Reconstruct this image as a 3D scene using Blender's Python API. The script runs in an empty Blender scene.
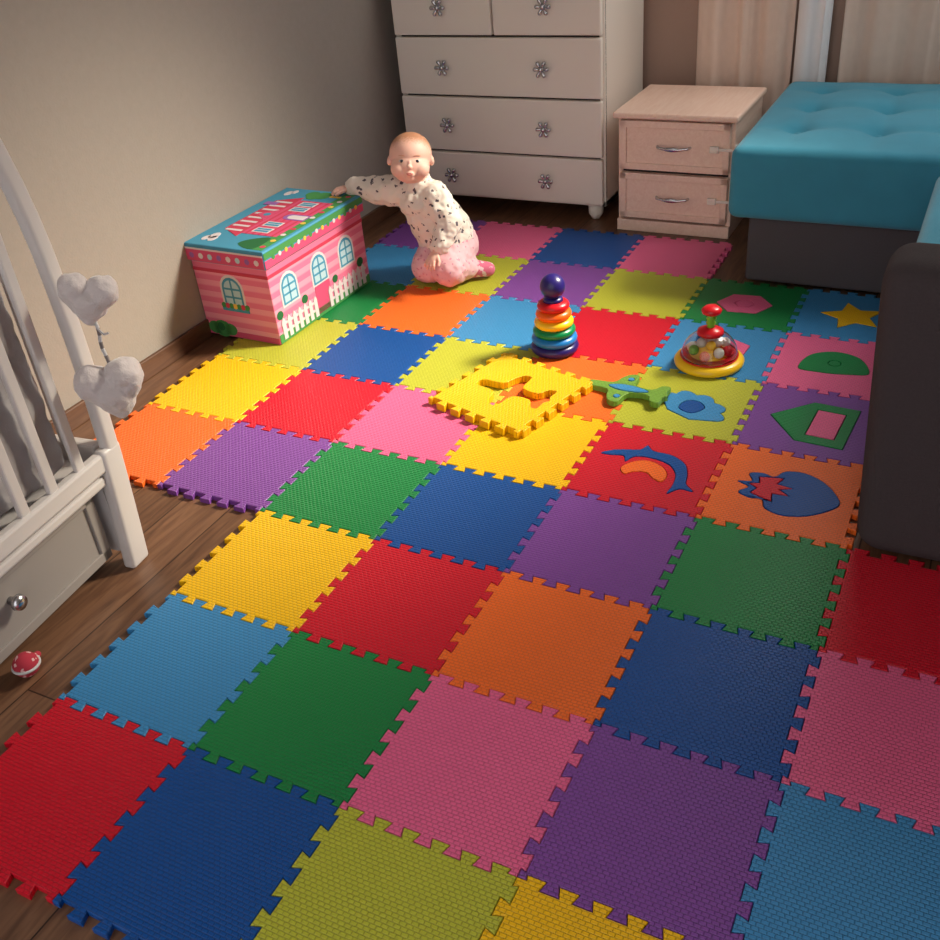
import bpy, bmesh, math, random
from mathutils import Vector, Matrix
from mathutils.geometry import tessellate_polygon
random.seed(4)
SC=bpy.context.scene
COL=bpy.context.collection
SC.view_settings.view_transform='Standard'
SC.view_settings.look='None'
SC.view_settings.exposure=0.0

# ------------------------------------------------------------ materials
def lin(c):
    c=c/255.0
    return c/12.92 if c<=0.04045 else ((c+0.055)/1.055)**2.4
def rgb(r,g,b): return (lin(r),lin(g),lin(b),1.0)
def new_mat(name):
    m=bpy.data.materials.new(name); m.use_nodes=True
    nt=m.node_tree; return m,nt,nt.nodes["Principled BSDF"]
def N(nt,t,**kw):
    n=nt.nodes.new(t)
    for k,v in kw.items(): setattr(n,k,v)
    return n
def plain(name,col,rough=.5,metal=0,spec=.5,bump=0,bscale=300,sheen=0,vary=0,vscale=20,trans=0,ior=1.45,alpha=1):
    m,nt,b=new_mat(name)
    b.inputs["Base Color"].default_value=col
    b.inputs["Roughness"].default_value=rough
    b.inputs["Metallic"].default_value=metal
    b.inputs["Specular IOR Level"].default_value=spec
    b.inputs["IOR"].default_value=ior
    if sheen: b.inputs["Sheen Weight"].default_value=sheen
    if trans: b.inputs["Transmission Weight"].default_value=trans
    if alpha<1: b.inputs["Alpha"].default_value=alpha
    tc=N(nt,"ShaderNodeTexCoord")
    if bump:
        no=N(nt,"ShaderNodeTexNoise"); no.inputs["Scale"].default_value=bscale
        bu=N(nt,"ShaderNodeBump"); bu.inputs["Strength"].default_value=bump; bu.inputs["Distance"].default_value=.002
        nt.links.new(tc.outputs["Object"],no.inputs["Vector"]); nt.links.new(no.outputs["Fac"],bu.inputs["Height"]); nt.links.new(bu.outputs["Normal"],b.inputs["Normal"])
    if vary:
        no=N(nt,"ShaderNodeTexNoise"); no.inputs["Scale"].default_value=vscale; no.inputs["Detail"].default_value=4
        mx=N(nt,"ShaderNodeMix",data_type='RGBA')
        mx.inputs["A"].default_value=tuple(c*(1-vary) for c in col[:3])+(1,)
        mx.inputs["B"].default_value=tuple(min(1,c*(1+vary)) for c in col[:3])+(1,)
        nt.links.new(tc.outputs["Object"],no.inputs["Vector"]); nt.links.new(no.outputs["Fac"],mx.inputs["Factor"]); nt.links.new(mx.outputs["Result"],b.inputs["Base Color"])
    return m
def foam(name,col):
    m,nt,b=new_mat("foam_"+name)
    b.inputs["Roughness"].default_value=.42
    b.inputs["Specular IOR Level"].default_value=.38
    tc=N(nt,"ShaderNodeTexCoord")
    br=N(nt,"ShaderNodeTexBrick"); br.offset=.5
    br.inputs["Scale"].default_value=1; br.inputs["Brick Width"].default_value=.0105; br.inputs["Row Height"].default_value=.0066
    br.inputs["Mortar Size"].default_value=.0012; br.inputs["Mortar Smooth"].default_value=.9
    dk=tuple(c*.74 for c in col[:3])+(1,)
    br.inputs["Color1"].default_value=col; br.inputs["Color2"].default_value=tuple(c*.96 for c in col[:3])+(1,); br.inputs["Mortar"].default_value=dk
    nt.links.new(tc.outputs["Object"],br.inputs["Vector"])
    nt.links.new(br.outputs["Color"],b.inputs["Base Color"])
    bu=N(nt,"ShaderNodeBump",invert=True); bu.inputs["Strength"].default_value=.7; bu.inputs["Distance"].default_value=.0018
    nt.links.new(br.outputs["Fac"],bu.inputs["Height"]); nt.links.new(bu.outputs["Normal"],b.inputs["Normal"])
    return m
F={k:foam(k,rgb(*v)) for k,v in dict(red=(212,12,42),navy=(0,78,156),blue=(60,142,200),green=(12,132,66),yellow=(250,194,6),
   orange=(250,112,38),pink=(238,102,150),purple=(130,72,160),lime=(188,190,56)).items()}
def spotted(name,base,spot,sc,th):
    m,nt,b=new_mat(name); tc=N(nt,"ShaderNodeTexCoord"); vo=N(nt,"ShaderNodeTexVoronoi"); vo.inputs["Scale"].default_value=sc; no=N(nt,"ShaderNodeTexNoise"); no.inputs["Scale"].default_value=sc*2.4
    nt.links.new(tc.outputs["Object"],no.inputs["Vector"]); ad=N(nt,"ShaderNodeMath",operation='MULTIPLY_ADD'); ad.inputs[1].default_value=.9
    nt.links.new(tc.outputs["Object"],vo.inputs["Vector"]); nt.links.new(no.outputs["Fac"],ad.inputs[0]); nt.links.new(vo.outputs["Distance"],ad.inputs[2])
    lt_=N(nt,"ShaderNodeMath",operation='LESS_THAN'); lt_.inputs[1].default_value=th; nt.links.new(ad.outputs[0],lt_.inputs[0])
    mx=N(nt,"ShaderNodeMix",data_type='RGBA'); mx.inputs["A"].default_value=base; mx.inputs["B"].default_value=spot; nt.links.new(lt_.outputs[0],mx.inputs["Factor"]); nt.links.new(mx.outputs["Result"],b.inputs["Base Color"]); b.inputs["Roughness"].default_value=.9
    return m
def wood(name,c1,c2,plank=True,sc=1):
    m,nt,b=new_mat(name)
    tc=N(nt,"ShaderNodeTexCoord"); mp=N(nt,"ShaderNodeMapping"); nt.links.new(tc.outputs["Object"],mp.inputs["Vector"])
    mp.inputs["Scale"].default_value=(14*sc,1.4*sc,14*sc)
    no=N(nt,"ShaderNodeTexNoise"); no.inputs["Scale"].default_value=4; no.inputs["Detail"].default_value=8; no.inputs["Distortion"].default_value=1.2
    nt.links.new(mp.outputs["Vector"],no.inputs["Vector"])
    cr=N(nt,"ShaderNodeValToRGB"); cr.color_ramp.elements[0].position=.3; cr.color_ramp.elements[1].position=.72
    cr.color_ramp.elements[0].color=c1; cr.color_ramp.elements[1].color=c2
    nt.links.new(no.outputs["Fac"],cr.inputs["Fac"])
    out=cr.outputs["Color"]
    if plank:
        mp2=N(nt,"ShaderNodeMapping"); mp2.inputs["Rotation"].default_value=(0,0,math.pi/2); nt.links.new(tc.outputs["Object"],mp2.inputs["Vector"])
        br=N(nt,"ShaderNodeTexBrick"); br.inputs["Scale"].default_value=1; br.inputs["Brick Width"].default_value=1.2; br.inputs["Row Height"].default_value=.13
        br.inputs["Mortar Size"].default_value=.0015; br.inputs["Color1"].default_value=(1,1,1,1); br.inputs["Color2"].default_value=(.78,.76,.74,1); br.inputs["Mortar"].default_value=(.15,.12,.1,1)
        nt.links.new(mp2.outputs["Vector"],br.inputs["Vector"])
        mx=N(nt,"ShaderNodeMix",data_type='RGBA',blend_type='MULTIPLY'); mx.inputs["Factor"].default_value=1
        nt.links.new(out,mx.inputs["A"]); nt.links.new(br.outputs["Color"],mx.inputs["B"]); out=mx.outputs["Result"]
    nt.links.new(out,b.inputs["Base Color"]); b.inputs["Roughness"].default_value=.42
    return m
M_floor=wood("laminate_floor",rgb(90,60,43),rgb(132,95,70))
M_base=wood("dark_skirting",rgb(78,50,36),rgb(106,74,54),False)
M_birch=wood("pale_birch",rgb(240,204,184),rgb(250,220,202),False,1.3)
M_wall=plain("wallpaper",rgb(151,144,137),.85,bump=.35,bscale=160,vary=.05,vscale=60,spec=.2)
M_wallb=plain("wallpaper_back",rgb(170,142,128),.85,bump=.3,bscale=160,spec=.2)
M_ceil=plain("ceiling_paint",rgb(215,212,206),.9)
M_white=plain("white_lacquer",rgb(236,227,216),.4)
M_cribw=plain("crib_paint",rgb(206,200,198),.38)
M_cribd=plain("crib_paint_shaded",rgb(146,139,135),.45)  # greyer copy of the crib white: shade on the drawer put into its colour
M_gapd=plain("dark_gap",rgb(50,42,38),.8)
M_silver=plain("chrome_metal",rgb(200,200,205),.25,metal=1)
M_teal=plain("teal_velour",rgb(60,138,164),.95,bump=.5,bscale=500,sheen=.2,vary=.12,vscale=14,spec=.15)
M_grey=plain("grey_upholstery",rgb(82,78,82),.9,bump=.5,bscale=700,vary=.12,vscale=200,spec=.2)
M_brown=plain("brown_grey_upholstery",rgb(66,58,60),.9,bump=.5,bscale=700,vary=.12,vscale=200,spec=.2)
M_curt=plain("dusty_curtain",rgb(226,200,184),.9,vary=.06,vscale=40,sheen=.2)
M_sheer=plain("white_curtain",rgb(242,239,240),.85,vary=.03)
M_plush=plain("pale_plush",rgb(202,192,192),.95,bump=.7,bscale=300,sheen=.6,vary=.06,vscale=60)
M_quilt=plain("grey_quilt",rgb(165,160,162),.95,bump=.9,bscale=70,vary=.12,vscale=30)
M_sheet=plain("bed_sheet",rgb(190,188,190),.9)
# ------------------------------------------------------------ mesh builder
class MB:
    def __init__(s): s.bm=bmesh.new()
    def add(s,t,mi=0,M=None,smooth=False):
        if M is not None: bmesh.ops.transform(t,matrix=M,verts=t.verts)
        for f in t.faces: f.material_index=mi; f.smooth=smooth
        me=bpy.data.meshes.new("tmp"); t.to_mesh(me); t.free(); s.bm.from_mesh(me); bpy.data.meshes.remove(me); return s
    def box(s,c,size,mi=0,bev=0,seg=2,M=None,smooth=False):
        t=bmesh.new(); bmesh.ops.create_cube(t,size=1); bmesh.ops.scale(t,vec=size,verts=t.verts)
        if bev: bmesh.ops.bevel(t,geom=list(t.edges),offset=bev,segments=seg,profile=.5,affect='EDGES')
        bmesh.ops.translate(t,vec=c,verts=t.verts); return s.add(t,mi,M,smooth)
    def bb(s,a,b,mi=0,bev=0,M=None,seg=2):
        c=[(a[i]+b[i])/2 for i in range(3)]; z=[abs(b[i]-a[i]) for i in range(3)]; return s.box(c,z,mi,bev,seg,M)
    def ell(s,c,r,mi=0,M=None,seg=20,ring=14):
        t=bmesh.new(); bmesh.ops.create_uvsphere(t,u_segments=seg,v_segments=ring,radius=1)
        if not hasattr(r,'__len__'): r=(r,r,r)
        bmesh.ops.scale(t,vec=r,verts=t.verts); bmesh.ops.translate(t,vec=c,verts=t.verts); return s.add(t,mi,M,True)
    def lathe(s,prof,mi=0,M=None,seg=32,c=(0,0,0),closed=False,sharp=False):
        t=bmesh.new(); rings=[]
        for r,z in prof:
            if r<1e-6: rings.append([t.verts.new((c[0],c[1],c[2]+z))])
            else: rings.append([t.verts.new((c[0]+r*math.cos(2*math.pi*k/seg),c[1]+r*math.sin(2*math.pi*k/seg),c[2]+z)) for k in range(seg)])
        pr=list(zip(rings[:-1],rings[1:]))
        if closed: pr.append((rings[-1],rings[0]))
        for a,b in pr:
            for k in range(seg):
                k2=(k+1)%seg
                if len(a)==1 and len(b)==1: continue
                if len(a)==1: t.faces.new((a[0],b[k2],b[k]))
                elif len(b)==1: t.faces.new((a[k],a[k2],b[0]))
                else: t.faces.new((a[k],a[k2],b[k2],b[k]))
        if not closed:
            if len(rings[0])>1: t.faces.new(rings[0][::-1])
            if len(rings[-1])>1: t.faces.new(rings[-1])
        bmesh.ops.recalc_face_normals(t,faces=t.faces)
        return s.add(t,mi,M,not sharp)
    def torus(s,R,r,z,mi=0,M=None,seg=36,c=(0,0),rz=None):
        rz=rz or r
        return s.lathe([(R+r*math.cos(2*math.pi*k/14),z+rz*math.sin(2*math.pi*k/14)) for k in range(14)],mi,M,seg,(c[0],c[1],0),closed=True)
    def caps(s,p0,r0,p1,r1,mi=0,seg=16,M=None):
        p0=Vector(p0);p1=Vector(p1);d=p1-p0;L=d.length
        if L<1e-6: return s.ell(p0,r0,mi,M)
        q=d.to_track_quat('Z','Y').to_matrix().to_4x4(); T=Matrix.Translation(p0)@q
        pr=[(0,-r0)]+[(r0*math.sin(a),-r0*math.cos(a)) for a in [math.pi/12*k for k in range(1,7)]]
        pr+=[(r1*math.cos(a),L+r1*math.sin(a)) for a in [math.pi/12*k for k in range(0,6)]]+[(0,L+r1)]
        return s.lathe(pr,mi,T if M is None else M@T,seg)
    def tube(s,pts,r,mi=0,M=None,seg=10):
        for a,b in zip(pts[:-1],pts[1:]): s.caps(a,r,b,r,mi,seg,M)
        return s
    def slab(s,outer,holes,z0,z1,b=0,mi=0,M=None):
        """extruded 2D region with optional holes; b = edge bevel"""
        t=bmesh.new(); polys=[ccw(outer)]+[ccw(h)[::-1] for h in holes]
        tops=[]
        for p in polys:
            tp=inset(p,b) if b else p
            vt=[t.verts.new((x,y,z1)) for x,y in tp]
            vm=[t.verts.new((x,y,z1-b)) for x,y in p] if b else vt
            vb=[t.verts.new((x,y,z0)) for x,y in p]
            n=len(p)
            for i in range(n):
                j=(i+1)%n
                if b: t.faces.new((vm[i],vm[j],vt[j],vt[i]))
                t.faces.new((vb[i],vb[j],vm[j],vm[i]))
            tops.append((vt,vb,tp,p))
        ft=[v for x in tops for v in x[0]]; fb=[v for x in tops for v in x[1]]
        for tri in tessellate_polygon([[Vector((x,y,0)) for x,y in q[2]] for q in tops]):
            try: t.faces.new([ft[i] for i in tri])
            except ValueError: pass
        for tri in tessellate_polygon([[Vector((x,y,0)) for x,y in q[3]] for q in tops]):
            try: t.faces.new([fb[i] for i in tri])
            except ValueError: pass
        bmesh.ops.recalc_face_normals(t,faces=t.faces)
        return s.add(t,mi,M,False)
    def rbox(s,c,size,r,mi=0,n=(14,14,6),disp=None,M=None,lean=None):
        """soft cushion-like rounded box with optional top displacement"""
        t=bmesh.new(); h=[x/2 for x in size]; cache={}
        def vert(p):
            k=tuple(round(x,5) for x in p)
            if k not in cache:
                q=[max(-(h[i]-r),min(h[i]-r,p[i])) for i in range(3)]; d=Vector([p[i]-q[i] for i in range(3)])
                if d.length>1e-9: d=d.normalized()*r
                v=Vector(q)+d
                if disp: v.z+=disp(v.x+c[0],v.y+c[1],v.z/h[2])
                if lean and v.x<0: v.x-=lean*(v.z/h[2]+1)/2
                cache[k]=t.verts.new(v+Vector(c))
            return cache[k]
        def lv(hh,nn):
            if r>=hh*.98: return [-hh+2*hh*i/nn for i in range(nn+1)]
            e=[-hh+r*k/3 for k in range(3)]; inn=max(1,nn-4); mid=[-hh+r+(2*hh-2*r)*k/inn for k in range(inn+1)]
            return e+mid+[-x for x in e[::-1]]
        LV=[lv(h[i],n[i]) for i in range(3)]
        for ax in range(3):
            a,b_=[(1,2),(2,0),(0,1)][ax]
            for sg in (-1,1):
                for i in range(len(LV[a])-1):
                    for j in range(len(LV[b_])-1):
                        ps=[]
                        for di,dj in ((0,0),(1,0),(1,1),(0,1)):
                            p=[0,0,0]; p[ax]=sg*h[ax]; p[a]=LV[a][i+di]; p[b_]=LV[b_][j+dj]; ps.append(vert(p))
                        if sg<0: ps.reverse()
                        try: t.faces.new(ps)
                        except ValueError: pass
        return s.add(t,mi,M,True)
    def obj(s,name,mats,parent=None,loc=None,rot=None,label=None,cat=None,kind=None,group=None):
        me=bpy.data.meshes.new(name); s.bm.to_mesh(me); s.bm.free()
        for m in (mats if isinstance(mats,(list,tuple)) else [mats]): me.materials.append(m)
        o=bpy.data.objects.new(name,me); COL.objects.link(o)
        tag(o,parent,loc,rot,label,cat,kind,group); return o
def tag(o,parent=None,loc=None,rot=None,label=None,cat=None,kind=None,group=None):
    if parent: o.parent=parent
    if loc: o.location=loc
    if rot: o.rotation_euler=rot
    if label: o["label"]=label
    if cat: o["category"]=cat
    if kind: o["kind"]=kind
    if group: o["group"]=group
def empty(name,loc,rot=(0,0,0),label=None,cat=None,group=None):
    o=bpy.data.objects.new(name,None); o.empty_display_size=.05; COL.objects.link(o); tag(o,None,loc,rot,label,cat,None,group); return o
def ccw(p):
    a=sum(p[i][0]*p[(i+1)%len(p)][1]-p[(i+1)%len(p)][0]*p[i][1] for i in range(len(p)))
    return list(p) if a>0 else list(p)[::-1]
def inset(p,b):
    out=[];n=len(p)
    for i in range(n):
        a=Vector(p[i-1]);c=Vector(p[i]);d=Vector(p[(i+1)%n])
        u=(c-a).normalized();v=(d-c).normalized();n0=Vector((-u.y,u.x));n1=Vector((-v.y,v.x))
        m=(n0+n1)/max(.3,1+n0.dot(n1)); q=c+m*b; out.append((q.x,q.y))
    return out
def smooth(p,k=5):
    out=[];n=len(p)
    for i in range(n):
        a,b,c,d=[Vector(p[(i+j-1)%n]) for j in range(4)]
        for s in range(k):
            t=s/k; q=.5*((2*b)+(c-a)*t+(2*a-5*b+4*c-d)*t*t+(3*b-a-3*c+d)*t**3); out.append((q.x,q.y))
    return out
def tf(p,sc=1,rot=0,o=(0,0),sy=1):
    c,s=math.cos(rot),math.sin(rot)
    return [(o[0]+sc*(x*c-y*sy*s),o[1]+sc*(x*s+y*sy*c)) for x,y in p]
def circ(r,n=20,o=(0,0),ry=None):
    return [(o[0]+r*math.cos(2*math.pi*i/n),o[1]+(ry or r)*math.sin(2*math.pi*i/n)) for i in range(n)]
# ------------------------------------------------------------ setting
FZ=-.012; XL=-.125; YB=2.36; XR=2.9; YF=-2.3; ZC=2.5
MB().bb((XL-.1,YF,FZ-.05),(XR+.1,YB+.1,FZ)).obj("floor",M_floor,kind="structure")
MB().bb((XL-.1,YF,FZ),(XL,YB+.1,ZC)).obj("wall_left",M_wall,kind="structure")
wb=MB(); wb.bb((XL,YB,FZ),(.95,YB+.1,ZC)); wb.bb((2.45,YB,FZ),(XR,YB+.1,ZC)); wb.bb((.95,YB,FZ),(2.45,YB+.1,.85)); wb.bb((.95,YB,2.2),(2.45,YB+.1,ZC))
wb.obj("wall_back",M_wallb,kind="structure")
MB().bb((XR,YF,FZ),(XR+.1,YB+.1,ZC)).obj("wall_right",M_wall,kind="structure")
MB().bb((XL-.1,YF,ZC),(XR+.1,YB+.1,ZC+.05)).obj("ceiling",M_ceil,kind="structure")
MB().bb((XL,YF,FZ),(XL+.012,YB,.045),0,.003).obj("baseboard_left",M_base,kind="structure")
MB().bb((XL+.012,YB-.012,FZ),(XR,YB,.045),0,.003).obj("baseboard_back",M_base,kind="structure")
wn=MB()
for a,b in [((.95,.85),(1.0,2.2)),((2.4,.85),(2.45,2.2)),((.95,.85),(2.45,.9)),((.95,2.15),(2.45,2.2)),((1.67,.85),(1.73,2.2))]:
    wn.bb((a[0],YB+.03,a[1]),(b[0],YB+.09,b[1]),0,.004)
wn.obj("window_1",M_white,kind="structure")
# ------------------------------------------------------------ puzzle mat
T=.3
def prof(n=11,st=.05,d=.0085,e=.009):
    w=(1-2*st)/n; out=[]
    sg=1; t=st
    out.append((t,0)); out.append((t-e,d*sg))
    for k in range(1,n):
        t=st+k*w
        if sg>0: out+= [(t+e,d),(t-e,-d)]
        else: out+=[(t+e,-d),(t-e,d)]
        sg=-sg
    t=st+n*w
    out.append((t+e,d*sg)); out.append((t,0))
    return out
PR=prof()
def tile_poly():
    p=[(0,0)]+[(t*T,o) for t,o in PR]+[(T,0)]+[(T+o,t*T) for t,o in PR]+[(T,T)]
    p+=[(t*T,T+o) for t,o in PR[::-1]]+[(0,T)]+[(o,t*T) for t,o in PR[::-1]]
    return inset([(x-T/2,y-T/2) for x,y in p],.0006)
TP=tile_poly()
NAMES=dict(navy="dark blue",blue="light blue",lime="lime green")
def add_tile(color,loc,rotz=0,holes=(),label=None,extra="",z0=-.0118):
    mb=MB(); mb.slab(TP,list(holes),z0,0,.0012)
    return mb.obj("foam_tile",F[color],loc=loc,rot=(0,0,rotz),label=label or ("%s foam puzzle tile with %s"%(NAMES.get(color,color),extra or "toothed edges")),cat="play mat tile",group="interlocking foam play mat tiles")
def inlay(tile,poly,color,holes=(),dz=.0014,name="foam_inlay"):
    MB().slab(inset(ccw(poly),.0011),[inset(ccw(h)[::-1],.0011) for h in holes],-.011,dz,.0009).obj(name,F[color],parent=tile,label="%s foam cut-out shape"%NAMES.get(color,color))
rows={5:["purple","pink","navy","pink",None,None,None],4:["blue","lime","purple","lime","green","blue",None],3:["green","orange","blue","red","blue","pink",None],
 2:["lime","navy","lime","orange","lime","purple",None],1:["yellow","red","pink","yellow","red","orange",None],0:["orange","purple","green","navy","purple","green","red"],
 -1:[None,None,"yellow","red","orange","navy","pink"],-2:[None,None,"blue","green","pink","purple","blue"],-3:[None,None,"red","navy","lime","yellow","orange"]}
star=[(math.cos(math.pi/2+k*math.pi/5)*(.085 if k%2==0 else .042),math.sin(math.pi/2+k*math.pi/5)*(.085 if k%2==0 else .042)) for k in range(10)]
house=[(-.085,-.085),(.085,-.085),(.085,.015),(.0,.09),(-.085,.015)]
sq=[(-.055,-.060),(.055,-.060),(.055,.000),(-.055,.000)]
dome=smooth([(-.08,-.035),(-.075,.01),(-.05,.05),(.0,.068),(.05,.05),(.075,.01),(.08,-.035),(.04,-.045),(.0,-.048),(-.04,-.045)],4)
# plump strawberry: tip toward +x, small leafy crown at -x
berry=smooth([(-.045,.045),(-.030,.074),(.010,.084),(.055,.066),(.090,.030),(.104,.0),(.090,-.030),(.055,-.066),(.010,-.084),(-.030,-.074),(-.045,-.045),(-.070,-.050),(-.098,-.038),(-.084,-.012),(-.112,.0),(-.084,.012),(-.098,.038),(-.070,.050)],4)
leaf=[(-.050,.040),(-.074,.032),(-.066,.010),(-.088,.0),(-.066,-.010),(-.074,-.032),(-.050,-.040),(-.024,-.046),(-.032,-.018),(.004,-.014),(-.022,.002),(.004,.016),(-.032,.020),(-.024,.046)]
# slim leaping dolphin arc with the matching gap below it
bird=smooth([(-.110,.022),(-.088,.040),(-.060,.050),(-.032,.058),(-.020,.078),(-.002,.060),(.040,.054),(.074,.028),(.088,-.012),(.092,-.042),(.112,-.066),(.084,-.064),(.062,-.088),(.066,-.052),(.062,-.014),(.042,.016),(.006,.030),(-.034,.028),(-.050,.004),(-.060,.024),(-.086,.020)],4)
belly=smooth([(-.054,-.022),(-.036,.006),(-.006,.020),(.028,.008),(.048,-.020),(.044,-.050),(.024,-.044),(.004,-.026),(-.022,-.030),(-.040,-.044)],4)
shell=[(-.035,-.055),(.035,-.055)]
for k in range(41):
    a=math.radians(-12+k*204/40); rr=.072+.016*abs(math.sin(k/40*5*math.pi)); shell.append((rr*1.10*math.cos(a),rr*.85*math.sin(a)-.012))
shell_in=smooth([(-.02,-.03),(-.028,.008),(.0,.024),(.028,.008),(.02,-.03)],4)
hexa=[(.08*math.cos(math.radians(60*k)),.07*math.sin(math.radians(60*k))) for k in range(6)]
hexi=[(.028*math.cos(math.radians(60*k)),.026*math.sin(math.radians(60*k))) for k in range(6)]
INL={(4,5):[(tf(star,1.05,.3),"yellow")],
 (4,4):[(tf(hexa,1.0,.1),"pink"),(tf(hexi,1,.1),"pink")],
 (3,4):[(tf(hexa,1.1,.5),"pink"),(tf(hexi,1.1,.5),"orange")],
 (3,5):[(tf(dome,1.05,.1,(0,.0)),"green"),(circ(.016,12,(0,.005)),"green")],
 (2,5):[(tf(house,1.08,1.5),"green"),(tf(sq,1.08,1.5),"pink")],
 (2,4):[(tf(shell,1.0,-.45,(.022,-.012)),"blue"),(tf(shell_in,1.0,-.45,(.022,-.012)),"navy")],
 (1,4):[(tf(bird,1.06,.05),"navy"),(tf(belly,1.04,.05),"orange")],
 (1,5):[(tf(berry,1.0,-.08,(.01,0)),"navy"),(tf(leaf,1.0,-.08,(.01,0)),"red")]}
INLAB={(4,5):"yellow star inlay",(4,4):"pink hexagon inlay",(3,4):"pink hexagon inlay",(3,5):"green mushroom-cap inlay",(2,5):"green house inlay",
 (2,4):"scalloped blue shell inlay",(1,4):"dark blue dolphin inlay",(1,5):"dark blue strawberry inlay"}
for j,row in rows.items():
    for i,c in enumerate(row):
        if not c: continue
        key=(j,i); L=INL.get(key,[])
        sep=(key==(1,4))
        t=add_tile(c,((i+.5)*T,(j+.5)*T,0),0,([L[0][0]]+([L[1][0]] if sep else [])) if L else [],extra=INLAB.get(key,""))
        for n,(poly,cc) in enumerate(L):
            hs=[L[n+1][0]] if (n+1<len(L) and not sep) else []
            inlay(t,poly,cc,hs)
# airplane cut-out
half=[(-.102,.0),(-.092,.014),(-.045,.020),(-.034,.050),(-.020,.072),(.000,.070),(.008,.022),(.052,.016),(.066,.040),(.086,.042),(.086,.014),(.094,.0)]
plane=smooth(half+[(x,-y) for x,y in half[::-1][1:-1]],3)
lt=add_tile("yellow",(.925,.642,.0205),math.radians(-16),[tf(plane,1.12,math.radians(6),(.014,0))],label="loose yellow foam tile with airplane-shaped hole lying askew",z0=-.019)
gp=empty("foam_puzzle_piece",(1.206,.742,.0030),(math.radians(1),math.radians(-2),math.radians(-6)),"loose green foam airplane shape lying on the mat","foam piece")
gpl=tf(plane,1.12,0,(0,0),.86)
gi=smooth([(-.055,.0),(-.024,.014),(.02,.013),(.056,.0),(.02,-.013),(-.024,-.014)],4); gi2=circ(.009,12,(-.012,.044)); gi3=circ(.009,12,(-.012,-.044))
M_olive=foam("olive",rgb(118,164,62))
MB().slab(gpl,[gi,gi2,gi3],.001,.016,.0015).obj("foam_body",M_olive,parent=gp)
for q in (gi,gi2,gi3): MB().slab(inset(ccw(q),.001),[],.001,.0172,.001).obj("foam_inset",F["blue"],parent=gp,label="light blue foam inset")
# ------------------------------------------------------------ dresser
D=empty("chest_of_drawers",(.322,1.91,FZ),(0,0,0),"tall off-white chest of drawers with silver flower knobs","chest of drawers")
W=.79; H=.87; DP=.42; x0=-W/2; x1=W/2
b=MB(); b.bb((x0,.02,.055),(x0+.02,DP,H-.02),0,.002); b.bb((x1-.02,.02,.055),(x1,DP,H-.02),0,.002); b.bb((x0,.02,.055),(x1,DP,.075),0,.002); b.bb((x0+.02,DP-.01,.06),(x1-.02,DP,H-.02)); b.bb((x0,.025,.07),(x1,.03,H-.02),1)
b.bb((x0-.012,-.005,H-.02),(x1+.012,DP,H),0,.004)
b.obj("body",[M_white,M_gapd],parent=D)
def flower_knob(par,x,y,z):
    k=MB()
    R=Matrix.Translation((x,y,z))@Matrix.Rotation(math.pi/2,4,'X')
    k.lathe([(0,0),(.008,0),(.008,.014),(.0,.014)],0,R,16)
    for a in range(6):
        t=a*math.pi/3; k.caps((.011*math.cos(t),.011*math.sin(t),.018),.004,(.022*math.cos(t),.022*math.sin(t),.018),.0075,0,10,R)
    k.ell((0,0,.021),(.009,.009,.006),1,R,12,8)
    k.obj("knob",[M_silver,M_silver],parent=par,label="silver flower-shaped knob")
zr=[(.065,.225),(.232,.422),(.429,.622)]
for z0_,z1_ in zr:
    dr=MB().bb((x0+.006,-.002,z0_),(x1-.006,.02,z1_),0,.005).obj("drawer",M_white,parent=D)
    for kx in (-.2,.18): flower_knob(dr,kx,-.002,(z0_+z1_)/2)
for a,b_ in ((x0+.006,-.004),(.002,x1-.006)):
    dr=MB().bb((a,-.002,.629),(b_,.02,.842),0,.005).obj("drawer",M_white,parent=D); flower_knob(dr,(a+b_)/2,-.002,.72)
for fx in (x0+.05,x1-.05):
    for fy in (.05,DP-.05): MB().lathe([(0,0),(.014,0),(.026,.02),(.028,.056),(0,.056)],0,None,20,(fx,fy,0)).obj("foot",M_white,parent=D)
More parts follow.
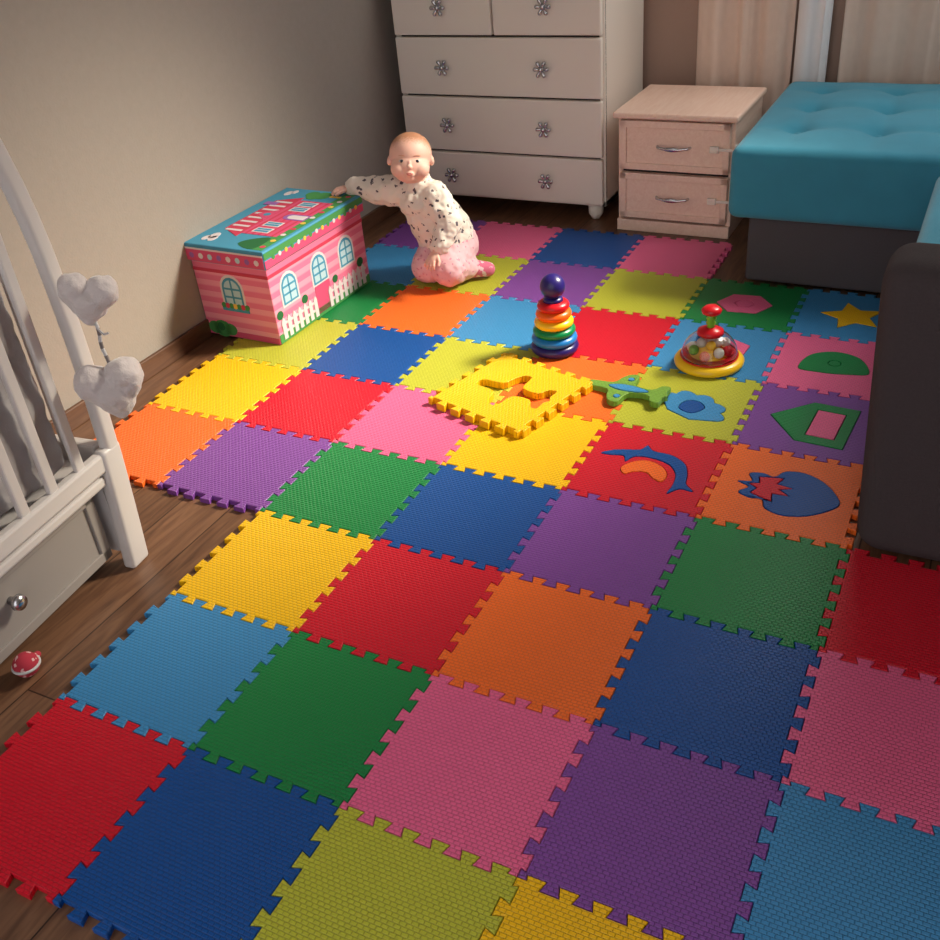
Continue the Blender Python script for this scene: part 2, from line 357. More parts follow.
# ------------------------------------------------------------ nightstand
NS=empty("nightstand",(.976,1.865,FZ),(0,0,math.radians(-.5)),"pale birch nightstand with two drawers and silver handles","nightstand")
w=.196; h=.404; dp=.375
b=MB(); b.bb((-w,.016,0),(-w+.016,dp,h-.02),0,.002); b.bb((w-.016,.016,0),(w,dp,h-.02),0,.002); b.bb((-w+.016,dp-.012,.01),(w-.016,dp,h-.02)); b.bb((-w+.01,.02,.02),(w-.01,.03,h-.02),1); b.bb((-w,.0,.0),(w,.03,.04),0,.002)
b.obj("body",[M_birch,M_gapd],parent=NS)
MB().bb((-w-.012,-.012,h-.02),(w+.012,dp,h),0,.006).obj("top",M_birch,parent=NS)
for z0_,z1_ in ((.05,.205),(.217,.378)):
    d=MB(); d.bb((-w+.012,.0,z0_),(w-.012,.018,z1_),0,.002)
    fw=.022
    d.bb((-w+.012,-.006,z0_),(w-.012,.002,z0_+fw),0,.002); d.bb((-w+.012,-.006,z1_-fw),(w-.012,.002,z1_),0,.002)
    d.bb((-w+.012,-.006,z0_),(-w+.012+fw,.002,z1_),0,.002); d.bb((w-.012-fw,-.006,z0_),(w-.012,.002,z1_),0,.002)
    dd=d.obj("drawer",M_birch,parent=NS); zc=(z0_+z1_)/2
    hh=MB(); pts=[(-.055,-.002,zc),(-.05,-.016,zc),(-.02,-.022,zc-.003),(.02,-.022,zc-.003),(.05,-.016,zc),(.055,-.002,zc)]; hh.tube(pts,.0045)
    hh.ell((0,-.021,zc-.003),(.03,.005,.008)); hh.obj("handle",M_silver,parent=dd,label="silver bow handle")
    l=MB(); l.box((w-.06,-.008,zc),(.03,.008,.022),0,.003); l.box((w-.025,-.0075,zc),(.05,.003,.009),0,.001); l.box((w+.003,.02,zc),(.004,.03,.022),0,.001); l.obj("safety_latch",M_white,parent=dd,label="white plastic child-safety latch")
# ------------------------------------------------------------ corner sofa
S=empty("corner_sofa",(1.3,1.5,FZ),(0,0,0),"corner sofa with teal tufted seats and dark grey base and arm","sofa")
MB().rbox((.5,.38,.115),(.98,.74,.2),.012,0,(4,4,2)).rbox((.96,-.45,.115),(.86,1.0,.2),.012,0,(4,4,2)).obj("base",M_grey,parent=S)
bx_=(.1,.32,.54,.76); by_=(.17,.40,.62)
but=[(x,y) for x in bx_ for y in by_]
def dsp(x,y,zn):
    if zn<.3: return 0
    d=0
    for bx,by in but:
        q=(x-bx)**2+(y-by)**2; d-=.018*math.exp(-q/.0009)+.014*math.exp(-q/.006)
    ex=min(1,max(0,(x+.045)/.15))*min(1,max(0,(y+.03)/.15))*min(1,max(0,(.75-y)/.15))
    for v in by_: d-=.007*math.exp(-(y-v)**2/.0005)*ex
    for v in bx_: d-=.007*math.exp(-(x-v)**2/.0005)*ex
    return d+.018*ex
cu=MB(); cu.rbox((.485,.36,.322),(1.06,.80,.205),.028,0,(70,56,8),dsp)
for bx,by in but: cu.ell((bx,by,.410),(.011,.011,.006),0,None,12,8)
cu.obj("chaise_cushion",M_teal,parent=S,label="tufted teal seat cushion of the chaise")
MB().rbox((.97,-.535,.315),(.95,.97,.18),.035,0,(12,12,6)).obj("seat_cushion",M_teal,parent=S,label="teal seat cushion")
a=MB(); a.rbox((1.0,-1.125,.30),(.98,.16,.585),.045,0,(12,8,12),lean=.028); a.obj("armrest",M_brown,parent=S,label="dark brown-grey padded armrest")
MB().rbox((1.42,-.2,.45),(.14,1.7,.75),.05,0,(6,12,8)).obj("backrest",M_brown,parent=S)
# ------------------------------------------------------------ curtains
def curtain(name,xa,xb,y,amp,per,mat,label,z0=.02,z1=2.25):
    t=bmesh.new(); n=int((xb-xa)/.008); g=[]
    for i in range(n+1):
        x=xa+(xb-xa)*i/n; ph=2*math.pi*x/per
        col=[]
        for k in range(9):
            z=z0+(z1-z0)*k/8; f=1-.25*k/8
            col.append(t.verts.new((x+.008*math.sin(ph*.5+k*.2),y+amp*f*(math.sin(ph)+.35*math.sin(ph*2.3+1)),z)))
        g.append(col)
    for i in range(n):
        for k in range(8): t.faces.new((g[i][k],g[i+1][k],g[i+1][k+1],g[i][k+1]))
    m=MB(); m.add(t,0,None,True); o=m.obj(name,mat,label=label,cat="curtain")
    sm=o.modifiers.new("thick","SOLIDIFY"); sm.thickness=.002
    return o
curtain("curtain",.92,1.235,2.315,.012,.10,M_curt,"dusty beige pleated curtain behind the nightstand")
curtain("curtain",1.26,1.37,2.305,.010,.05,M_sheer,"white gathered curtain panel beside the sofa")
curtain("curtain",1.40,2.6,2.315,.012,.13,M_curt,"dusty beige pleated curtain behind the sofa")
rod=MB(); rod.caps((.7,2.30,2.28),.012,(2.65,2.30,2.28),.012); rod.obj("curtain_rod",M_silver,label="metal curtain rod above the window",cat="curtain rod")
# ------------------------------------------------------------ crib
C=empty("crib",(.462,-.19,FZ),(0,0,math.radians(6)),"white wooden baby crib with slats and a drawer","crib")
CW=.55; CL=1.25; CH=.95
def post(x,y):
    p=MB(); p.rbox((x,y,CH/2+.01),(.028,.036,CH-.02),.010,0,(5,5,18)); p.rbox((x,y-.008,.14),(.030,.054,.28),.009,0,(5,5,8))
    for v in p.bm.verts:
        z=v.co.z/CH
        v.co.y+=.026*math.sin(math.pi*min(1,z))-.03*(max(0,z-.7)/.3)**2
    p.obj("post",M_cribw,parent=C)
for x in (-.017,-CW+.017):
    for y in (-.034,-CL+.03): post(x,y)
def rail(a,b_): MB().bb(a,b_,0,.006).obj("rail",M_cribw,parent=C)
rail((-.032,-CL+.05,.235),(-.008,-.04,.275)); rail((-.035,-CL+.05,.86),(-.005,-.045,.90)); rail((-CW+.008,-CL+.05,.235),(-CW+.032,-.04,.275)); rail((-CW+.005,-CL+.05,.86),(-CW+.035,-.045,.90))
rail((-.036,-CL+.05,.205),(-.014,-.05,.228))
rail((-CW+.035,-.036,.235),(-.035,-.011,.285)); rail((-CW+.035,-.060,.87),(-.035,-.025,.93)); rail((-CW+.035,-CL+.02,.235),(-.035,-CL+.045,.285)); rail((-CW+.035,-CL+.02,.87),(-.035,-CL+.05,.93))
for k in range(14):
    y=-.100-k*.076
    MB().bb((-.026,y-.011,.27),(-.014,y+.011,.865),0,.003).obj("slat",M_cribw,parent=C)
    MB().bb((-CW+.014,y-.011,.27),(-CW+.026,y+.011,.865),0,.003).obj("slat",M_cribw,parent=C)
for k in range(6):
    x=-.1-k*.075
    MB().bb((x-.011,-.042,.28),(x+.011,-.030,.875),0,.003).obj("slat",M_cribw,parent=C)
MB().bb((-CW+.05,-CL+.06,.24),(-.05,-.065,.26)).bb((-CW+.03,-.05,.03),(-.034,-.035,.24)).obj("body",M_cribw,parent=C)
dr=MB(); dr.bb((-.07,-CL+.06,.04),(-.046,-.075,.200),0,.004)
dr.bb((-.048,-CL+.06,.04),(-.040,-.075,.062),0,.002); dr.bb((-.048,-CL+.06,.178),(-.040,-.075,.200),0,.002); dr.bb((-.048,-.10,.04),(-.040,-.075,.200),0,.002)
dr=dr.obj("drawer",M_cribd,parent=C,label="white framed drawer front, shade put into its grey")
MB().lathe([(0,0),(.008,0),(.009,.012),(.016,.018),(.014,.028),(0,.030)],0,Matrix.Translation((-.046,-.33,.13))@Matrix.Rotation(math.pi/2,4,'Y'),20).obj("knob",M_silver,parent=dr,label="round metal knob")
Mt=MB(); Mt.rbox((-CW/2,-CL/2,.31),(CW-.17,CL-.22,.09),.03,0,(8,12,4)); Mt.obj("crib_mattress",M_sheet,loc=(.462,-.19,FZ),rot=(0,0,math.radians(6)),label="pale grey mattress inside the crib",cat="mattress")
# remeshed organic shapes
def organic(mb,name,mat,parent,vox,sm=4,label=None,fold=0,fscale=.03,**k):
    o=mb.obj(name,mat,parent=parent,label=label,**k)
    r=o.modifiers.new("r","REMESH"); r.mode='VOXEL'; r.voxel_size=vox; r.use_smooth_shade=True
    if fold:
        tx=bpy.data.textures.new("folds","CLOUDS"); tx.noise_scale=fscale; tx.noise_depth=1
        d=o.modifiers.new("d","DISPLACE"); d.texture=tx; d.strength=fold; d.mid_level=.45
    s=o.modifiers.new("s","SMOOTH"); s.iterations=sm; s.factor=.5
    return o
bp_=MB()
bp_.rbox((-.056,-.53,.47),(.026,.86,.38),.012,0,(3,30,10),None); bp_.rbox((-CW/2,-.086,.47),(CW-.15,.026,.38),.012,0,(20,3,10))
organic(bp_,"crib_bumper",M_quilt,None,.005,3,label="rumpled grey padded bumper lining the crib",fold=.014,fscale=.05,loc=(.462,-.19,FZ),rot=(0,0,math.radians(6)),cat="crib bumper")
def heart(loc,s,rz,tilt):
    m=MB(); R=Matrix.Rotation(tilt,4,'Y')
    m.caps((-.022*s,0,.018*s),.026*s,(0,0,-.028*s),.014*s,M=R); m.caps((.022*s,0,.018*s),.026*s,(0,0,-.028*s),.014*s,M=R); m.ell((0,0,-.002),(.031*s,.029*s,.028*s),M=R)
    return organic(m,"plush_heart",M_plush,None,.0025,5,loc=loc,rot=(0,0,rz),label="soft pale grey plush heart hanging on the crib post",cat="plush ornament",group="plush hearts on the crib",fold=.009,fscale=.022)
heart((.518,-.200,.582),1.1,math.radians(35),.2)
heart((.522,-.212,.405),1.35,math.radians(35),-.12)
M_cord=plain("grey_cord",rgb(120,112,112),.9)
m=MB(); pts=[(.520+.003*math.sin(k*1.3),-.204,.545-.014*k) for k in range(7)]
for k in range(6): m.caps(pts[k],.0035,pts[k+1],.0035,k%2)
m.tube([(.520,-.204,.53),(.548,-.216,.527),(.560,-.216,.531)],.002,0)
m.obj("twisted_cord",[M_sheet,M_cord],label="grey and white twisted cord joining the plush hearts",cat="cord")
M_rt=spotted("red_knit",rgb(170,44,62),rgb(214,170,170),70,.75)
rt=empty("rattle_toy",(.492,-.568,FZ),(0,0,2.0),"small red and white patterned rattle beside the crib drawer","rattle")
m=MB(); m.ell((0,0,.024),.024); m.torus(.0235,.003,.024,1); m.obj("ball",[M_rt,M_sheet],parent=rt)
m=MB(); m.caps((.02,.0,.02),.007,(.040,-.0,.010),.007); m.obj("handle",M_rt,parent=rt)
# ------------------------------------------------------------ toy box
def stripes(name,c1,c2,sc,axis='Z'):
    m,nt,b=new_mat(name); tc=N(nt,"ShaderNodeTexCoord"); sx=N(nt,"ShaderNodeSeparateXYZ"); nt.links.new(tc.outputs["Object"],sx.inputs[0])
    ml=N(nt,"ShaderNodeMath",operation='MULTIPLY'); ml.inputs[1].default_value=sc; nt.links.new(sx.outputs[axis],ml.inputs[0])
    fr=N(nt,"ShaderNodeMath",operation='FRACT'); nt.links.new(ml.outputs[0],fr.inputs[0])
    cr=N(nt,"ShaderNodeValToRGB"); cr.color_ramp.elements[0].position=.42; cr.color_ramp.elements[1].position=.58; cr.color_ramp.elements[0].color=c1; cr.color_ramp.elements[1].color=c2
    nt.links.new(fr.outputs[0],cr.inputs["Fac"]); nt.links.new(cr.outputs["Color"],b.inputs["Base Color"]); b.inputs["Roughness"].default_value=.7
    return m
P_str=stripes("pink_striped_print",rgb(222,112,148),rgb(232,150,174),28)
P_pink=plain("pink_print",rgb(204,76,116),.65); P_blue=plain("sky_print",rgb(66,142,174),.65); P_lb=plain("pale_blue_print",rgb(170,202,214),.65)
P_white=plain("white_print",rgb(212,202,207),.65); P_green=plain("green_print",rgb(66,138,74),.65); P_dg=plain("dark_green_print",rgb(30,98,54),.65); P_red=plain("red_print",rgb(194,56,84),.65); P_pur=plain("purple_print",rgb(146,94,164),.65); P_yel=plain("yellow_print",rgb(216,180,76),.65)
PM=[P_str,P_pink,P_blue,P_lb,P_white,P_green,P_dg,P_red,P_pur,P_yel]
BX=empty("toy_box",(.022,.955,0),(0,0,math.radians(-1.5)),"pink striped fabric toy box printed as a house","toy box")
bw=.138; bl=.243; bh=.245
m=MB(); m.bb((-bw,-bl,.001),(bw,bl,bh),0,.003)
Ms=Matrix(((1,0,0,0),(0,0,-1,-bl),(0,1,0,0),(0,0,0,1)))
Ml=Matrix(((0,0,1,bw),(1,0,0,0),(0,1,0,0),(0,0,0,1)))
def arch(cx,z0,wd,ht,k=8):
    r=wd/2; return [(cx-r,z0),(cx+r,z0)]+[(cx+r*math.cos(math.pi*i/k),z0+ht-r+r*math.sin(math.pi*i/k)) for i in range(k+1)]
def rect(a,b_,c,d): return [(a,b_),(c,b_),(c,d),(a,d)]
def win(M,cx,z0,wd,ht):
    m.slab(arch(cx,z0-.006,wd+.014,ht+.014),[],0,.0008,0,4,M); m.slab(arch(cx,z0,wd,ht),[],0,.0012,0,2,M)
    m.slab(arch(cx,z0+.006,wd-.014,ht-.014),[],0,.0014,0,3,M)
    m.slab(rect(cx-.003,z0,cx+.003,z0+ht-.002),[],0,.0018,0,2,M)
    for q in (.35,.62): m.slab(rect(cx-wd/2+.003,z0+ht*q-.003,cx+wd/2-.003,z0+ht*q+.003),[],0,.0018,0,2,M)
win(Ms,-.005,.10,.072,.095)
m.slab(rect(-.055,.088,.045,.102),[],0,.002,0,2,Ms)
for k in range(7): m.slab(circ(.009,8,(-.048+k*.0145,.105)),[],0,.0024,0,[5,7,5,9,5,7,5][k],Ms)
m.slab(rect(-bw+.002,.002,bw-.002,.02),[],0,.0014,0,1,Ms)
for cx,r in ((-.105,.026),(-.075,.034),(-.045,.024)): m.slab(circ(r,12,(cx,.024),r*.8),[],0,.0016,0,5,Ms)
m.slab(circ(.014,10,(-.08,.03)),[],0,.002,0,6,Ms)
m.slab(rect(-bw+.0,.205,bw,.215),[],0,.0012,0,7,Ms)
for cx in (-.16,-.01,.135): win(Ml,cx,.105,.07,.085)
m.slab(rect(-bl+.002,.002,bl-.002,.03),[],0,.0012,0,5,Ml)
m.slab(rect(-.045,.012,.03,.10),[],0,.0012,0,1,Ml)
for k in range(17):
    a=-.215+k*.0265
    if k in(7,8): continue
    m.slab([(a-.008,.01),(a+.008,.01),(a+.008,.065),(a,.077),(a-.008,.065)],[],0,.003,0,4,Ml)
for zz in (.028,.053): m.slab(rect(-.225,zz,-.05,zz+.007),[],0,.0024,0,4,Ml); m.slab(rect(.015,zz,.225,zz+.007),[],0,.0024,0,4,Ml)
for cx,r in ((-.225,.03),(-.1,.03),(.06,.028),(.2,.034)): m.slab(circ(r*.5,12,(max(-.222,min(.222,cx)),.086),r*.45),[],0,.001,0,6,Ml)
m.slab(rect(-bl,.205,bl,.215),[],0,.0012,0,7,Ml)
m.obj("box_body",PM,parent=BX,label="pink striped box body with printed arched windows and fence")
m=MB(); lw=bw+.008; ll=bl+.009; zt=.290
m.bb((-lw,-ll,.236),(lw,ll,zt),2,.004)
Mt_=Matrix.Translation((0,0,zt))
Ms2=Matrix(((1,0,0,0),(0,0,-1,-ll),(0,1,0,0),(0,0,0,1))); Ml2=Matrix(((0,0,1,lw),(1,0,0,0),(0,1,0,0),(0,0,0,1)))
m.slab(rect(-lw+.003,.239,lw-.003,.274),[],0,.0008,0,1,Ms2); m.slab(rect(-lw+.003,.274,lw-.003,.279),[],0,.0010,0,4,Ms2)
for k in range(8): m.slab(circ(.009,8,(-.12+k*.034,.256)),[],0,.0014,0,[8,4,3][k%3],Ms2)
m.slab(rect(-ll+.003,.239,ll-.003,.262),[],0,.0008,0,1,Ml2); m.slab(rect(-ll+.003,.266,ll-.003,.284),[],0,.0008,0,5,Ml2)
for k in range(15): m.slab(circ(.007,8,(-.21+k*.030,.262)),[],0,.0014,0,[5,4,9][k%3],Ml2)
def L(poly,mi,z): m.slab([(-b2,a2) for a2,b2 in poly],[],0,z,0,mi,Mt_)
L(rect(-.24,-.135,.24,-.095),5,.0006)
L(smooth([(-.238,-.10),(-.215,-.03),(-.175,-.045),(-.15,-.10)],4),6,.0008)
L(rect(-.14,-.11,.15,.02),1,.0010); L([(-.165,.018),(.175,.018),(.13,.095),(-.12,.095)],7,.0012)
for k in range(8): L(rect(-.13+k*.035,.028,-.118+k*.035,.088),4,.0016)
for k in range(5): L(rect(-.138,-.098+k*.024,.148,-.090+k*.024),7,.0013)
for cx in (-.105,-.055,.075,.12):
    L(rect(cx-.018,-.065,cx+.018,-.005),4,.0016); L(rect(cx-.013,-.060,cx+.013,-.010),2,.0019); L(rect(cx-.0015,-.060,cx+.0015,-.010),4,.0022)
L(arch(.012,-.11,.045,.085),8,.0017); L(arch(.012,-.105,.030,.065),4,.0019)
L([(-.035,.02),(.06,.02),(.0125,.075)],1,.0018); L(circ(.012,12,(.0125,.040)),2,.0021)
L(rect(.09,.07,.115,.118),8,.0018)
for cx,cy,r in ((.205,-.03,.030),(.21,.01,.024),(.19,-.005,.024)): L(circ(r,14,(cx,cy)),5,.0011+.0003*(cy*10%1))
L(rect(.198,-.1,.210,-.06),9,.0014)
for cx,cy,r in ((-.20,.075,.02),(-.18,.085,.024),(-.20,.10,.018),(.20,.1,.02),(.215,.085,.016)): L(circ(r,12,(cx,cy),r*.6),4,.0011)
for k in range(10): L(circ(.009,8,(-.215+k*.048,-.12)),[7,9,4][k%3],.0012)
m.obj("lid",PM,parent=BX,label="padded lid printed with a pink house, sky and garden")
# ------------------------------------------------------------ ring stacker
R_=empty("stacking_ring_toy",(.935,.915,.0),(0,0,0),"plastic stacking ring tower with dark blue ball on top","stacking toy")
def pl(n,c,r=.3): return plain(n,rgb(*c),r)
pb=pl("plastic_navy",(40,30,104)); pc=dict(blue=pl("plastic_blue",(30,120,195)),teal=pl("plastic_green",(0,130,75)),lime=pl("plastic_lime",(120,180,50)),yellow=pl("plastic_yellow",(245,195,30)),orange=pl("plastic_orange",(240,100,20)),red=pl("plastic_red",(200,22,35)),white=pl("plastic_white",(230,225,220)))
m=MB(); m.lathe([(0,0),(.050,0),(.012,.025),(.011,.17),(0,.17)],0,None,40); m.torus(.048,.018,.0155,0,rz=.0150); m.obj("base",pb,parent=R_,label="dark blue base with central peg")
for k,(c,rr) in enumerate([("blue",.063),("teal",.0585),("yellow",.054),("orange",.049),("red",.044)]):
    MB().torus(rr-.021,.021,.041+k*.0238,0,rz=.0142).obj("ring",pc[c],parent=R_,label="%s plastic ring"%({"teal":"green"}.get(c,c)))
MB().ell((0,0,.190),.034,seg=28,ring=18).lathe([(.012,.148),(.028,.150),(.025,.158),(.012,.162)],0).obj("ball",pb,parent=R_,label="dark blue ball top")
# ------------------------------------------------------------ push-top toy
Q=empty("push_top_toy",(1.350,.962,0),(0,0,0),"push-down humming top with clear dome and red knob","spinning top toy")
MB().lathe([(0,0),(.078,0),(.088,.006),(.09,.014),(.084,.022),(.074,.026),(0,.026)],0,None,44).obj("base",pc["yellow"],parent=Q,label="yellow round base")
MB().lathe([(.05,.0265),(.074,.0265),(.075,.030),(.05,.032)],0,None,40,closed=True).obj("base_ring",pc["red"],parent=Q,label="red ring")
M_clear=plain("clear_plastic",(1,1,1,1),.02,trans=1,ior=1.4)
pr=[(.072*math.cos(a),.030+.066*math.sin(a)) for a in [math.radians(8*k) for k in range(0,10)]]
pr2=[(r-.0012,z-.0008) for r,z in pr[::-1]]
MB().lathe(pr+pr2,0,None,44,closed=True).obj("dome",M_clear,parent=Q,label="clear plastic dome")
bl_=["red","white","yellow","blue","white","lime","orange","white"]
for k in range(8):
    a=k*2*math.pi/8; q=.046
    MB().ell((q*math.cos(a),q*math.sin(a),.043+.008*(k%2)),.0135).obj("bead",pc[bl_[k%8]],parent=Q,label="%s plastic bead inside the dome"%bl_[k%8])
for k in range(4):
    a=k*math.pi/2+.4; MB().ell((.021*math.cos(a),.021*math.sin(a),.062),.013).obj("bead",pc[bl_[(k*3+1)%8]],parent=Q)
MB().lathe([(0,.092),(.034,.088),(.033,.097),(.018,.104),(.011,.107),(0,.107)],0).obj("collar",pc["red"],parent=Q,label="red collar")
MB().lathe([(0,.105),(.011,.105),(.009,.112),(.013,.118),(.009,.124),(.013,.13),(.009,.136),(.009,.143),(0,.143)],0).obj("plunger",pc["lime"],parent=Q,label="green plunger stem")
MB().lathe([(0,.141),(.012,.141),(.024,.146),(.026,.154),(.018,.162),(0,.165)],0).obj("knob",pc["red"],parent=Q,label="red mushroom knob")
# ------------------------------------------------------------ baby
M_lip=plain("lips",rgb(208,124,116),.45); M_brow=plain("eyebrow",rgb(206,150,124),.8)
M_eye=plain("eye_white",rgb(205,200,200),.25); M_iris=plain("dark_iris",rgb(44,44,56),.12)
M_shirt=spotted("printed_cotton",rgb(226,216,206),rgb(90,82,90),46,.69)
M_legg=spotted("printed_pink_leggings",rgb(224,180,188),rgb(204,136,156),62,.66)
M_sock=spotted("pink_sock",rgb(220,112,142),rgb(236,206,214),60,.80)
bo=Vector((.42,1.33,0))
B=empty("baby",bo+Vector((0,0,.003)),(0,0,0),"kneeling baby in printed white shirt and pink leggings touching toy box","person")
def P(x,y,z): return Vector((x,y,z))-bo
HC=P(.350,1.232,.396)
Hm=Matrix.Translation(HC)@Matrix.Rotation(math.radians(28),4,'Z')@Matrix.Rotation(math.radians(-12),4,'X')@Matrix.Rotation(math.radians(5),4,'Y')@Matrix.Scale(.97,4)
M_skin,nt,bs=new_mat("skin"); bs.inputs["Roughness"].default_value=.55; bs.inputs["Subsurface Weight"].default_value=.12; bs.inputs["Subsurface Radius"].default_value=(.01,.004,.002); bs.inputs["Subsurface Scale"].default_value=.5
tc=N(nt,"ShaderNodeTexCoord"); hn=(Hm.to_3x3()@Vector((0,.50,.86))).normalized()
sb=N(nt,"ShaderNodeVectorMath",operation='SUBTRACT'); sb.inputs[1].default_value=HC; nt.links.new(tc.outputs["Object"],sb.inputs[0])
dt=N(nt,"ShaderNodeVectorMath",operation='DOT_PRODUCT'); dt.inputs[1].default_value=hn; nt.links.new(sb.outputs[0],dt.inputs[0])
no=N(nt,"ShaderNodeTexNoise"); no.inputs["Scale"].default_value=190; nt.links.new(tc.outputs["Object"],no.inputs["Vector"])
ma=N(nt,"ShaderNodeMath",operation='MULTIPLY_ADD'); ma.inputs[1].default_value=.03; nt.links.new(no.outputs["Fac"],ma.inputs[0]); nt.links.new(dt.outputs["Value"],ma.inputs[2])
mr=N(nt,"ShaderNodeMapRange"); mr.inputs["From Min"].default_value=.030; mr.inputs["From Max"].default_value=.058; nt.links.new(ma.outputs[0],mr.inputs["Value"])
mx=N(nt,"ShaderNodeMix",data_type='RGBA'); mx.inputs["A"].default_value=rgb(232,184,168); mx.inputs["B"].default_value=rgb(180,128,98); nt.links.new(mr.outputs[0],mx.inputs["Factor"]); nt.links.new(mx.outputs["Result"],bs.inputs["Base Color"])
def limbs(m,chain,add=0):
    for (p0,r0),(p1,r1) in zip(chain[:-1],chain[1:]): m.caps(p0,r0+add,p1,r1+add)
armR=[(P(.292,1.248,.288),.041),(P(.212,1.232,.294),.036),(P(.142,1.212,.307),.023)]
armL=[(P(.420,1.238,.286),.038),(P(.468,1.222,.214),.035),(P(.448,1.178,.146),.023)]
legR=[(P(.380,1.320,.10),.064),(P(.372,1.236,.058),.049),(P(.40,1.31,.042),.033)]
legL=[(P(.428,1.325,.10),.064),(P(.448,1.228,.060),.050),(P(.480,1.295,.042),.031)]
torso=[(P(.402,1.318,.12),.082),(P(.386,1.290,.19),.080),(P(.362,1.256,.262),.066)]
footL=[(P(.478,1.295,.034),.025),(P(.496,1.310,.031),.025),(P(.532,1.330,.025),.020)]
footR=[(P(.40,1.31,.034),.024),(P(.42,1.36,.028),.022),(P(.435,1.40,.022),.016)]
m=MB()
for ch in (armR,armL,legR,legL,torso,footL,footR): limbs(m,ch)
m.caps(P(.366,1.25,.29),.038,P(.357,1.242,.34),.038)
m.ell((0,.012,.018),(.0660,.074,.063),0,Hm,56,40); m.ell((0,-.014,-.018),(.060,.054,.052),0,Hm,56,40)
for sx in (-1,1):
    m.ell((sx*.030,-.036,-.026),(.030,.028,.027),0,Hm,32,24); m.ell((sx*.065,.012,-.004),(.008,.012,.016),0,Hm); m.ell((sx*.068,.010,-.006),(.006,.009,.012),0,Hm)
m.ell((0,-.044,-.049),(.019,.018,.014),0,Hm,32,24); m.ell((0,-.071,-.017),(.0085,.009,.007),0,Hm); m.ell((0,-.063,-.008),(.006,.007,.011),0,Hm)
m.ell((0,-.062,-.038),(.015,.011,.011),0,Hm)
def hand(m,M,s=1):
    m.ell((0,0,0),(.020*s,.022*s,.011*s),0,M)
    for k,(fx,ln) in enumerate(((-.014,.018),(-.005,.023),(.005,.022),(.014,.016))):
        a=(fx*s,.014*s,.001); b_=(fx*1.3*s,(.014+ln*.6)*s,.0); c_=(fx*1.42*s,(.014+ln)*s,-.007*s)
        m.caps(a,.0060*s,b_,.0050*s,M=M,seg=10); m.caps(b_,.0050*s,c_,.0042*s,M=M,seg=10)
    m.caps((-.014*s,-.008*s,0),.0068*s,(-.028*s,.006*s,-.002*s),.0056*s,M=M,seg=10); m.caps((-.028*s,.006*s,-.002*s),.0056*s,(-.031*s,.018*s,-.005*s),.0048*s,M=M,seg=10)
MR=Matrix.Translation(P(.114,1.196,.301))@Matrix.Rotation(math.radians(112),4,'Z')@Matrix.Rotation(math.radians(-6),4,'X')
ML=Matrix.Translation(P(.437,1.154,.123))@Matrix.Rotation(math.radians(165),4,'Z')@Matrix.Rotation(math.radians(-42),4,'X')
hand(m,MR); hand(m,ML)
body=organic(m,"body",M_skin,B,.0018,7)
m=MB(); limbs(m,torso,.006); limbs(m,[armR[0],armR[1],(armR[2][0]*.9+armR[1][0]*.1,.023)],.007); limbs(m,[armL[0],armL[1],(armL[2][0]*.9+armL[1][0]*.1,.023)],.007)
m.caps(armR[0][0],.042,armL[0][0],.042); m.caps(P(.364,1.25,.29),.047,P(.361,1.246,.318),.043); organic(m,"shirt",M_shirt,B,.003,5,"white cotton shirt with small dark print",fold=.014,fscale=.026)
m=MB(); limbs(m,legR,.007); limbs(m,legL,.007); m.ell(P(.403,1.322,.10),(.090,.086,.080)); organic(m,"leggings",M_legg,B,.003,5,"pale pink printed leggings",fold=.012,fscale=.03)
for ft in (footL,footR):
    m=MB(); limbs(m,ft,.004); organic(m,"sock",M_sock,B,.0025,2,"pink patterned sock")
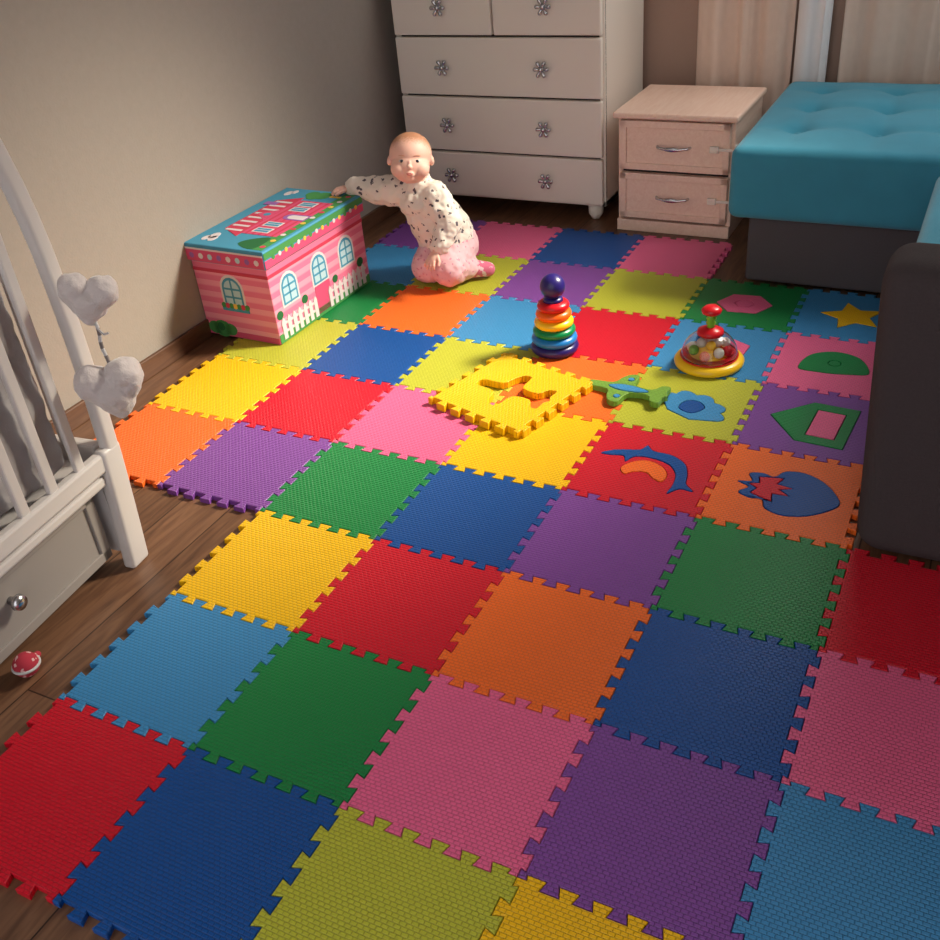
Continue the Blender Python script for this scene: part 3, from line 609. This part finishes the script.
for sx in (-1,1):
    m=MB(); m.ell((sx*.0240,-.0555,-.001),(.0088,.0072,.0052),0,Hm); m.ell((sx*.0238,-.0586,-.001),(.0062,.0046,.0050),1,Hm); m.obj("eye",[M_eye,M_iris],parent=B,label="dark eye")
    m=MB(); m.tube([(sx*.014,-.0605,.0145),(sx*.023,-.0590,.0165),(sx*.033,-.0540,.0150)],.0010,0,Hm); m.obj("eyebrow",M_brow,parent=B)
m=MB(); m.tube([(-.009,-.0708,-.0370),(-.004,-.0728,-.0354),(.004,-.0728,-.0354),(.009,-.0708,-.0370)],.0017,0,Hm); m.tube([(-.006,-.0712,-.0394),(0,-.0726,-.0404),(.006,-.0712,-.0394)],.0020,0,Hm); m.obj("mouth",M_lip,parent=B,label="pink lips")
# ------------------------------------------------------------ lights
def area(name,loc,target,sx,sy,power,col,spread=180):
    l=bpy.data.lights.new(name,'AREA'); l.shape='RECTANGLE'; l.size=sx; l.size_y=sy; l.energy=power; l.color=col; l.spread=math.radians(spread)
    o=bpy.data.objects.new(name,l); COL.objects.link(o); o.location=loc; o.rotation_euler=(Vector(target)-Vector(loc)).to_track_quat('-Z','Y').to_euler(); return o
area("window_daylight",(1.9,2.2,1.6),(.6,.1,0),1.1,1.1,19,(1,.96,.90),140)
area("window_beam",(2.3,1.9,1.9),(.30,.42,0),.45,.45,13,(1,.90,.72),42)
w=bpy.data.worlds.new("World"); SC.world=w; w.use_nodes=True
w.node_tree.nodes["Background"].inputs[0].default_value=(1,.98,.97,1); w.node_tree.nodes["Background"].inputs[1].default_value=1.5
# ------------------------------------------------------------ camera
cam=bpy.data.cameras.new("camera"); co=bpy.data.objects.new("camera",cam); COL.objects.link(co)
yaw,pi_,ro,f=-.5175,.5848,-.1006,983.08
cy,sy=math.cos(yaw),math.sin(yaw);cp,sp=math.cos(pi_),math.sin(pi_)
fw=Vector((sy*cp,cy*cp,-sp)); r=Vector((cy,-sy,0)); u=r.cross(fw); cr,sr=math.cos(ro),math.sin(ro)
r2=cr*r+sr*u; u2=-sr*r+cr*u
Mx=Matrix((r2,u2,-fw)).transposed().to_4x4(); Mx.translation=(1.9064,-1.3308,1.244)
co.matrix_world=Mx; cam.sensor_width=36; cam.lens=36*f/940; cam.clip_start=.02
SC.camera=co
